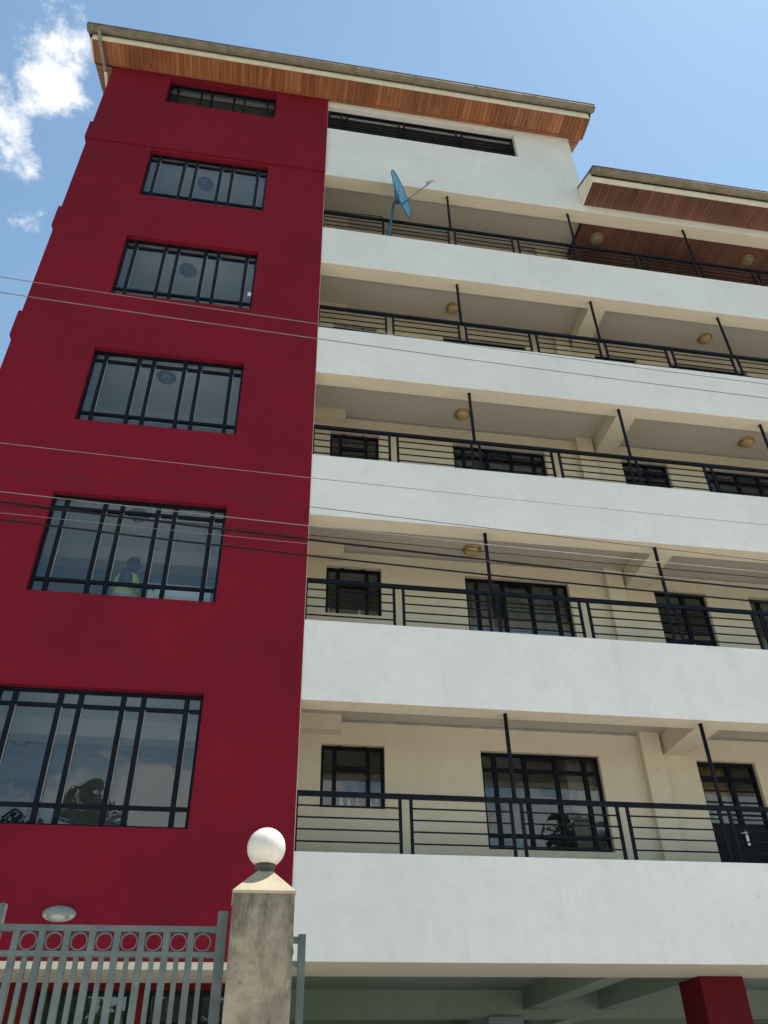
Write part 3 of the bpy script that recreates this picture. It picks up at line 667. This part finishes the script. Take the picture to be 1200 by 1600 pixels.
# ------------------------------------------------------------------ gate pillar, globe lamp, gates
PX0, PX1, PY0, PY1, PZ = -0.642, -0.270, -4.40, -4.03, 2.748
P = thing('gate_pillar', 'stained concrete gate pillar with pyramid cap', 'pillar', ((PX0+PX1)/2, (PY0+PY1)/2, 0))
def pillar_shaft():
    bm = bmesh.new(); bmesh.ops.create_cube(bm, size=1)
    bmesh.ops.scale(bm, vec=(PX1-PX0, PY1-PY0, PZ), verts=bm.verts); bmesh.ops.translate(bm, vec=((PX0+PX1)/2, (PY0+PY1)/2, PZ/2), verts=bm.verts)
    bmesh.ops.subdivide_edges(bm, edges=bm.edges, cuts=22, use_grid_fill=True)
    rnd = random.Random(3)
    from mathutils import noise as mn
    for v in bm.verts:
        d = mn.noise_vector(v.co*6)*0.0035+mn.noise_vector(v.co*22)*0.0016
        v.co += Vector((d.x, d.y, 0))
    me = bpy.data.meshes.new('shaft'); bm.to_mesh(me); bm.free(); me.materials.append(M['pillar'])
    link('shaft', me, P, ((PX0+PX1)/2, (PY0+PY1)/2, 0)).location = (0, 0, 0)
    for v in me.vertices: v.co -= Vector(((PX0+PX1)/2, (PY0+PY1)/2, 0))
pillar_shaft()
cx, cy = (PX0+PX1)/2, (PY0+PY1)/2
m = MB(); e = 0.006
m.add([(PX0-e,PY0-e,PZ-0.004),(PX1+e,PY0-e,PZ-0.004),(PX1+e,PY1+e,PZ-0.004),(PX0-e,PY1+e,PZ-0.004),(PX0-e,PY0-e,PZ+0.012),(PX1+e,PY0-e,PZ+0.012),(PX1+e,PY1+e,PZ+0.012),(PX0-e,PY1+e,PZ+0.012),
       (cx-0.045,cy-0.045,PZ+0.158),(cx+0.045,cy-0.045,PZ+0.158),(cx+0.045,cy+0.045,PZ+0.158),(cx-0.045,cy+0.045,PZ+0.158)],
      [(3,2,1,0),(0,1,5,4),(1,2,6,5),(2,3,7,6),(3,0,4,7),(4,5,9,8),(5,6,10,9),(6,7,11,10),(7,4,8,11),(8,9,10,11)])
m.build('cap', 'cap', P, (cx, cy, PZ), 0.004)
G = thing('globe_lamp', 'white globe lamp on top of the concrete gate pillar', 'lamp', (cx, cy, PZ+0.158))
gz = 3.055
MB().lathe([(0.062, 0), (0.064, 0.012), (0.058, 0.02), (0.066, 0.026), (0.066, 0.05), (0.055, 0.054)], 28, (cx, cy, PZ+0.157)).build('collar', 'black', G, (cx, cy, PZ+0.158))
MB().lathe([(0.1225*math.sin(math.pi*(1-i/24)*0.992+0.004)+0.0005, 0.1225*math.cos(math.pi*(1-i/24)*0.992+0.004)) for i in range(2, 25)], 40, (cx, cy, gz)).build('globe', 'globe', G, (cx, cy, gz))

def gate_leaf(name, label, x0, x1, y, zt, cells_from_right, with_posts):
    T = thing(name, label, 'gate', ((x0+x1)/2, y, 0))
    d = 0.022
    boxo('top_rail', x0, x1, y-d, y+d, zt-0.034, zt, 'gate', T)
    boxo('lower_rail', x0, x1, y-d+0.002, y+d-0.002, zt-0.166, zt-0.138, 'gate', T)
    boxo('bottom_rail', x0, x1, y-d, y+d, 0.12, 0.17, 'gate', T)
    boxo('middle_rail', x0, x1, y-d, y+d, 1.05, 1.09, 'gate', T)
    pitch = 0.1428; x = x1-0.005; i = 0
    ring = MB(); R = 0.0495; n = 28
    prof = [(R, -0.02), (R, 0.02), (R-0.006, 0.02), (R-0.006, -0.02)]
    for r, h in prof:
        for k in range(n): a = 2*math.pi*k/n; ring.v.append((r*math.cos(a), h, r*math.sin(a)))
    for q in range(4):
        for k in range(n): ring.f.append((q*n+k, q*n+(k+1) % n, ((q+1) % 4)*n+(k+1) % n, ((q+1) % 4)*n+k)); ring.sm.append(q in (0, 2))
    rm = ring.mesh('ring', 'gate')
    while x-pitch > x0-0.02:
        cxx = x-pitch/2
        link('ring', rm, T, (cxx, y, zt-0.086))
        boxo('picket', cxx-0.014, cxx+0.014, y-0.012, y+0.016, 0.17, zt-0.166, 'gate', T)
        xb = x-pitch
        if xb > x0+0.02:
            boxo('bar', xb-0.019, xb+0.019, y-d+0.001, y+d-0.001, zt-0.138, zt-0.034, 'gate', T)
            boxo('bar', xb-0.019, xb+0.019, y-d+0.001, y+d-0.001, 0.17, zt-0.166, 'gate', T)
        x -= pitch
    return T
yg = -4.2
LG = gate_leaf('gate', 'grey steel gate with a row of rings, left of the pillar', -1.965, -0.722, yg, 2.59, True, True)
boxo('hinge_post', -0.722, -0.662, yg-0.03, yg+0.03, 0.05, 2.675, 'gate', LG)
boxo('meeting_stile', -2.035, -1.965, yg-0.03, yg+0.03, 0.1, 2.70, 'gate', LG)
gate_leaf('gate', 'second grey steel gate leaf at the left edge, beyond the tall stile', -3.30, -2.05, yg, 2.59, True, True)
WG = gate_leaf('wicket_gate', 'narrow grey steel wicket gate peeking out right of the pillar', -0.46, -0.205, -3.93, 2.585, True, True)
boxo('stile', -0.205, -0.158, -3.955, -3.905, 0.05, 2.60, 'gate', WG)

# ------------------------------------------------------------------ overhead wires
def wire(a, b, r, mat, label, y, sag=0.0):
    (xa, za), (xb, zb) = a, b
    s = (zb-za)/(xb-xa); X0, X1 = -24.0, 26.0; pts = []
    for i in range(41):
        x = X0+(X1-X0)*i/40
        z = za+s*(x-xa)+sag*((x-(xa+xb)/2)**2)
        pts.append((x, y, z))
    tag(MB().tube(pts, r, 6).build('overhead_wire', mat, None, (0, y, pts[20][2])), label, 'wire', 'overhead wires crossing in front of the building')
Yw = -5.2
wire((-2.914, 7.115), (3.746, 6.895), 0.0035, 'wiregrey', 'highest of the overhead wires, thin, upper of the top two', Yw, 0.003)
wire((-2.870, 6.930), (3.686, 6.710), 0.0042, 'wiregrey', 'second highest overhead wire, just below the topmost', Yw, 0.003)
wire((-2.485, 5.398), (3.220, 5.280), 0.0026, 'wiregrey', 'thin single wire crossing above the worker window', Yw, 0.002)
wire((-2.431, 5.184), (3.109, 4.943), 0.0024, 'cable', 'faint wire just above the dense bundle of wires', Yw, 0.001)
wire((-2.381, 4.984), (3.073, 4.829), 0.0032, 'wiregrey', 'pale top wire of the dense bundle across the worker window', Yw, 0.002)
wire((-2.360, 4.895), (3.021, 4.669), 0.0075, 'cable', 'thick black cable of the bundle, upper of the two', Yw, 0.003)
wire((-2.324, 4.752), (2.986, 4.560), 0.0065, 'cable', 'thick black cable of the bundle, lowest of all', Yw, 0.003)
wire((-2.064, 4.808), (3.037, 4.712), 0.0022, 'wiregrey', 'very thin wire between the two thick black cables', Yw, 0.002)
wire((-0.525, 4.851), (3.061, 4.793), 0.003, 'cable', 'thin dark wire just above the upper thick cable', Yw, 0.001)

# ------------------------------------------------------------------ worker behind the second window
def worker():
    zf = BT[1]+0.485; X, Y = -2.50, 0.47
    T = thing('person', 'worker in lime vest and dark blue top behind the window', 'person', (X, Y, zf))
    # joints in a local frame: facing +X, left/right along Y
    J = {'pel': (0, 0, 0.95), 'waist': (0.0, 0, 1.10), 'chest': (0.02, 0, 1.30), 'sh': (0.0, 0, 1.44), 'neck': (0.03, 0, 1.50), 'jaw': (0.07, 0, 1.575), 'head': (0.065, 0, 1.65), 'crown': (0.055, 0, 1.715)}
    for s, n in ((-1, 'r'), (1, 'l')):
        J['shj'+n] = (0.0, s*0.19, 1.41); J['elb'+n] = (0.06, s*0.25, 1.15); J['wri'+n] = (0.27, s*0.19, 1.17); J['han'+n] = (0.345, s*0.17, 1.175)
        J['hip'+n] = (0, s*0.095, 0.90); J['kne'+n] = (0.03, s*0.11, 0.50); J['ank'+n] = (0, s*0.12, 0.09); J['toe'+n] = (0.15, s*0.13, 0.045)
        for q in range(4): J['fin%d%s' % (q, n)] = (0.40-abs(q-1)*0.008, s*0.17+(q-1.5)*0.022, 1.16); J['tip%d%s' % (q, n)] = (0.435-abs(q-1)*0.012, s*0.17+(q-1.5)*0.023, 1.13)
        J['thu'+n] = (0.355, s*0.17-s*0.045, 1.16); J['tht'+n] = (0.40, s*0.17-s*0.06, 1.15)
    Rr = {'pel': (.145,.115), 'waist': (.135,.105), 'chest': (.155,.12), 'sh': (.11,.09), 'neck': (.058,.058), 'jaw': (.066,.075), 'head': (.082,.098), 'crown': (.06,.07)}
    def rad(k):
        if k in Rr: return Rr[k]
        p = k[:3]
        return {'shj': (.068,.068), 'elb': (.048,.048), 'wri': (.033,.028), 'han': (.038,.018), 'hip': (.09,.09), 'kne': (.062,.062), 'ank': (.045,.045), 'toe': (.038,.03), 'fin': (.0095,.0095), 'tip': (.0085,.0085), 'thu': (.011,.011), 'tht': (.009,.009)}[p]
    E = [('pel','waist'),('waist','chest'),('chest','sh'),('sh','neck'),('neck','jaw'),('jaw','head'),('head','crown')]
    for n in 'rl':
        E += [('sh','shj'+n),('shj'+n,'elb'+n),('elb'+n,'wri'+n),('wri'+n,'han'+n),('pel','hip'+n),('hip'+n,'kne'+n),('kne'+n,'ank'+n),('ank'+n,'toe'+n),('han'+n,'thu'+n),('thu'+n,'tht'+n)]
        for q in range(4): E += [('han'+n,'fin%d%s' % (q,n)),('fin%d%s' % (q,n),'tip%d%s' % (q,n))]
    names = list(J); idx = {k: i for i, k in enumerate(names)}
    me = bpy.data.meshes.new('body'); me.from_pydata([J[k] for k in names], [(idx[a], idx[b]) for a, b in E], [])
    o = bpy.data.objects.new('body', me); COL.objects.link(o); o.parent = T
    sk = o.modifiers.new('skin', 'SKIN'); sk.use_smooth_shade = True
    ly = me.skin_vertices[0].data if me.skin_vertices else None
    if ly is None:
        bm = bmesh.new(); bm.from_mesh(me); bm.verts.layers.skin.verify(); bm.to_mesh(me); bm.free(); ly = me.skin_vertices[0].data
    for k in names: ly[idx[k]].radius = rad(k); ly[idx[k]].use_root = (k == 'pel')
    sb = o.modifiers.new('sub', 'SUBSURF'); sb.levels = 2; sb.render_levels = 2
    # skin above the collar and on the hands, cloth elsewhere: chosen by height and reach
    m, nt, b = principled('worker_body')
    tc = nd(nt, 'ShaderNodeTexCoord'); sp = nd(nt, 'ShaderNodeSeparateXYZ'); nt.links.new(tc.outputs['Object'], sp.inputs[0])
    a1 = nd(nt, 'ShaderNodeMath', operation='GREATER_THAN', in_1=1.50); nt.links.new(sp.outputs['Z'], a1.inputs[0])
    a2 = nd(nt, 'ShaderNodeMath', operation='GREATER_THAN', in_1=0.285); nt.links.new(sp.outputs['X'], a2.inputs[0])
    mx = nd(nt, 'ShaderNodeMath', operation='MAXIMUM'); nt.links.new(a1.outputs[0], mx.inputs[0]); nt.links.new(a2.outputs[0], mx.inputs[1])
    nt.links.new(mix_rgb(nt, mx.outputs[0], (0.012, 0.020, 0.045), (0.022, 0.013, 0.010)), b.inputs['Base Color']); b.inputs['Roughness'].default_value = 0.7
    me.materials.append(m)
    def loc(p): return Vector((X, Y, zf))+Vector(p)
    # vest
    v = MB(); n = 26
    prof = [(0.90, .165, .205), (1.05, .155, .185), (1.20, .168, .195), (1.34, .172, .200), (1.42, .135, .175), (1.465, .085, .10)]
    for z, rx, ry in prof:
        for k in range(n): a = 2*math.pi*k/n; v.v.append(tuple(loc((0.012+rx*math.cos(a), ry*math.sin(a), z))))
    for i in range(len(prof)-1):
        for k in range(n):
            an = 2*math.pi*(k+0.5)/n; side = abs(math.sin(an)) > 0.80
            if i >= 2 and i <= 3 and side: continue    # arm holes
            v.f.append((i*n+k, i*n+(k+1) % n, (i+1)*n+(k+1) % n, (i+1)*n+k)); v.sm.append(True)
    ve = v.build('vest', 'hivis', T, tuple(loc((0, 0, 0.9)))); s = ve.modifiers.new('solid', 'SOLIDIFY'); s.thickness = 0.01
    t = MB(); 
    for z0, z1, rx, ry in ((1.02, 1.07, .170, .199), (1.17, 1.21, .178, .204)):
        o0 = len(t.v)
        for z in (z0, z1):
            for k in range(n): a = 2*math.pi*k/n; t.v.append(tuple(loc((0.012+rx*math.cos(a), ry*math.sin(a), z))))
        for k in range(n): t.f.append((o0+k, o0+(k+1) % n, o0+n+(k+1) % n, o0+n+k)); t.sm.append(True)
    t.build('reflective_tape', 'silver', ve, tuple(loc((0, 0, 1.05))))
    h = MB(); rows = 7
    for i in range(rows+1):
        th = i/rows*1.75
        for k in range(20):
            a = 2*math.pi*k/20; back = 1.0 if math.cos(a) < 0.35 else 0.55
            h.v.append(tuple(loc((0.055+0.102*math.sin(th*back)*math.cos(a), 0.085*math.sin(th*back)*math.sin(a), 1.66+0.098*math.cos(th*back)))))
    for i in range(rows):
        for k in range(20): h.f.append((i*20+k, i*20+(k+1) % 20, (i+1)*20+(k+1) % 20, (i+1)*20+k)); h.sm.append(True)
    h.build('hair', 'hair', T, tuple(loc((0.05, 0, 1.7))))
    f = MB(); f.add([loc((0.150,-0.012,1.655)),loc((0.150,0.012,1.655)),loc((0.178,0.015,1.615)),loc((0.178,-0.015,1.615)),loc((0.145,0,1.60))], [(0,1,2,3),(3,2,4),(0,3,4),(1,2,4)])
    f.build('nose', 'skin', T, tuple(loc((0.15, 0, 1.63))))
    for s in (-1, 1):
        MB().lathe([(0.004, -0.01), (0.011, -0.004), (0.011, 0.003), (0.004, 0.008)], 10, tuple(loc((0.142, s*0.034, 1.655))), (1, 0, 0)).build('eye', 'hair', T, tuple(loc((0.142, s*0.034, 1.655))))
        MB().lathe([(0.012, -0.006), (0.027, 0), (0.026, 0.008), (0.01, 0.012)], 12, tuple(loc((0.055, s*0.085, 1.635))), (0, s, 0.0)).build('ear', 'skin', T, tuple(loc((0.055, s*0.085, 1.635))))
    MB().box(*[q for ax in range(3) for q in ((loc((0.138, -0.024, 1.572))[ax], loc((0.152, 0.024, 1.58))[ax]))]).build('mouth', 'hair', T, tuple(loc((0.14, 0, 1.575))))
worker()
zt = BT[1]+0.485
TB = thing('table', 'low grey work table beside the worker behind the window', 'table', (-1.72, 0.75, zt))
boxo('table_top', -2.20, -1.25, 0.28, 0.85, zt+0.94, zt+0.975, 'lampgrey', TB)
for x in (-2.17, -1.32):
    for y in (0.31, 0.78): boxo('leg', x, x+0.04, y, y+0.04, zt, zt+0.94, 'lampgrey', TB)
CT = thing('carton', 'long white carton standing on the table beside the worker', 'carton', (-1.74, 0.5, zt+0.976))
boxo('box', -2.17, -1.31, 0.31, 0.70, zt+0.976, zt+1.20, 'paper', CT)
boxo('lid', -2.18, -1.30, 0.30, 0.71, zt+1.201, zt+1.245, 'paper', CT)

# ------------------------------------------------------------------ curtains and bottles behind the balcony windows
def curtain(x0, x1, y, z0, z1, mat, label):
    n = max(8, int((x1-x0)/0.03)); v = []; f = []
    for j in range(9):
        for i in range(n+1):
            x = x0+(x1-x0)*i/n
            v.append((x, y+0.022*math.sin(i*1.35+j*0.08)+0.008*math.sin(i*0.53+1), z0+(z1-z0)*j/8))
    for j in range(8):
        for i in range(n): f.append((j*(n+1)+i, j*(n+1)+i+1, (j+1)*(n+1)+i+1, (j+1)*(n+1)+i))
    o = MB().add(v, f, True).build('curtain', mat, None, ((x0+x1)/2, y, z1)); s = o.modifiers.new('solid', 'SOLIDIFY'); s.thickness = 0.004
    tag(o, label, 'curtain', 'curtains behind balcony windows')
ORD = ('lowest', 'second lowest', 'middle', 'second highest')
for k in range(4):
    h = TP[k]+1.822
    if k == 0:
        curtain(4.12, 4.62, 1.72, h-1.5, h+0.06, 'curtain', 'grey curtain drawn aside at right of the wide window, lowest balcony')
        curtain(6.10, 6.62, 1.72, TP[0]-0.5, h+0.06, 'tan', 'tan curtain behind the glazed door of the lowest balcony')
    else:
        curtain(2.66, 3.25, 1.72, h-1.5, h+0.06, 'curtain', 'left grey curtain in wide window near the tower, %s balcony' % ORD[k])
        curtain(3.45, 4.62, 1.74, h-1.5, h+0.06, 'curtain', 'right grey curtain in wide window near the tower, %s balcony' % ORD[k])
def bottle(x, z, s, mat, label):
    y = 1.63
    T = thing('bottle', label, 'bottle', (x, y, z), 'bottles standing on window sills')
    MB().lathe([(0.035*s, 0), (0.037*s, 0.01), (0.037*s, 0.12*s), (0.018*s, 0.165*s), (0.015*s, 0.18*s)], 16, (x, y, z)).build('body', mat, T, (x, y, z))
    MB().lathe([(0.017*s, 0), (0.017*s, 0.025)], 12, (x, y, z+0.18*s)).build('cap', 'paper', T, (x, y, z+0.18*s))
z = TP[0]+1.822-0.885+0.001
boxo('inner_sill', 0.38, 1.33, 1.60, 1.70, z-0.03, z, 'paper', B)
for x, s, mt, lb in ((0.72, 1.0, 'bottle_w', 'white bottle, leftmost on the small window sill, lowest balcony'), (0.83, 0.9, 'bottle_w', 'white bottle, second from left on the small window sill, lowest balcony'), (0.95, 0.95, 'bottle_p', 'pink bottle left of the mullion on the small window sill, lowest balcony'), (1.12, 1.05, 'bottle_w', 'tall white bottle right of the mullion, small window, lowest balcony'), (1.22, 0.95, 'bottle_p', 'pink bottle at the right end of small window sill, lowest balcony')):
    bottle(x, z, s, mt, lb)
z = TP[1]+1.822-0.885+0.001
boxo('inner_sill', 0.38, 1.33, 1.60, 1.70, z-0.03, z, 'paper', B)
for x, s, lb in ((0.47, 1.1, 'white bottle, leftmost on the small window sill, second balcony up'), (0.57, 0.9, 'white bottle, middle one on the small window sill, second balcony up'), (0.98, 1.1, 'white bottle, rightmost on the small window sill, second balcony up')):
    bottle(x, z, s, 'bottle_w', lb)

# ------------------------------------------------------------------ trees across the road (seen mirrored in the glass) and behind the building
def tree(x, y, h, r, mat, label, seed, trunk_h, n=5200, name='tree'):
    rnd = random.Random(seed); T = thing(name, label, 'tree', (x, y, 0), None)
    tm = MB(); tm.tube([(x, y, -0.1), (x+0.1, y, trunk_h*0.5), (x-0.05, y+0.1, trunk_h), (x+0.1, y, h*0.8)], [0.028*h, 0.021*h, 0.016*h, 0.005*h], 10)
    cl = []
    for i in range(11):
        a = rnd.uniform(0, 6.28); el = rnd.uniform(0.1, 1.1); zb = rnd.uniform(trunk_h*0.7, h*0.72); L_ = r*rnd.uniform(0.6, 1.0)
        e = Vector((x+math.cos(a)*math.cos(el)*L_, y+math.sin(a)*math.cos(el)*L_, min(h*0.93, zb+math.sin(el)*L_)))
        mid = Vector((x, y, zb)).lerp(e, 0.5)+Vector((0, 0, 0.25)); tm.tube([(x, y, zb-0.3), mid, e], [0.008*h, 0.005*h, 0.002*h], 6)
        cl.append((e, r*rnd.uniform(0.32, 0.5))); cl.append((mid, r*rnd.uniform(0.25, 0.4)))
    for i in range(5): cl.append((Vector((x+rnd.uniform(-.4,.4)*r, y+rnd.uniform(-.4,.4)*r, h-r*rnd.uniform(0.25, 0.7))), r*rnd.uniform(0.3, 0.45)))
    tm.build('trunk', 'bark', T, (x, y, 0))
    c = MB()
    for i in range(n):
        p0, rr = rnd.choice(cl); d = Vector((rnd.gauss(0, 1), rnd.gauss(0, 1), rnd.gauss(0, 1))).normalized()*rr*rnd.uniform(0.35, 1.05)**0.6
        p = p0+d; s = rnd.uniform(0.12, 0.26); u = Vector((rnd.gauss(0, 1), rnd.gauss(0, 1), rnd.gauss(0, .6))).normalized(); w = u.orthogonal().normalized()
        c.add([p-u*s, p+w*s*0.5, p+u*s, p-w*s*0.5], [(0, 1, 2, 3)])
    me = bpy.data.meshes.new('crown'); me.from_pydata([tuple(Vector(q)-Vector((x, y, 0))) for q in c.v], [], c.f); me.materials.append(M[mat])
    link('crown', me, T, (x, y, 0))
tree(-6.6, -28, 13.6, 2.7, 'leaf2', 'pointed dark tree mirrored in lowest red tower window', 11, 4.5)
tree(-10.2, -30, 12.4, 3.6, 'leaf', 'broad pale tree mirrored left in lowest red tower window', 12, 4.0)
tree(-2.6, -31, 11.8, 2.8, 'leaf', 'lower tree mirrored right of the pointed one', 13, 4.0)
tree(15.0, -27, 13.5, 3.4, 'leaf2', 'tree mirrored in wide window of the lowest balcony', 14, 5.0)
tree(4.0, 26, 5.0, 2.6, 'leaf', 'green garden tree glimpsed through the open ground floor', 15, 1.5)
tree(-0.5, 24, 4.4, 2.3, 'leaf', 'small garden tree behind the building beside the pillar foot', 16, 1.2)
hb = MB(); rnd = random.Random(5)
for i in range(5000):
    p = Vector((rnd.uniform(-12, 26), 29+rnd.gauss(0, 0.5), abs(rnd.gauss(0, 1))*0.9+0.1)); s = rnd.uniform(0.1, 0.22)
    u = Vector((rnd.gauss(0, 1), rnd.gauss(0, 1), rnd.gauss(0, 1))).normalized(); w = u.orthogonal()*0.6
    hb.add([p-u*s, p+w*s, p+u*s, p-w*s], [(0, 1, 2, 3)])
me = bpy.data.meshes.new('hedge'); me.from_pydata(hb.v, [], hb.f); me.materials.append(M['leaf'])
tag(link('hedge', me), 'leafy hedge at the far side of the plot behind the building', 'hedge')
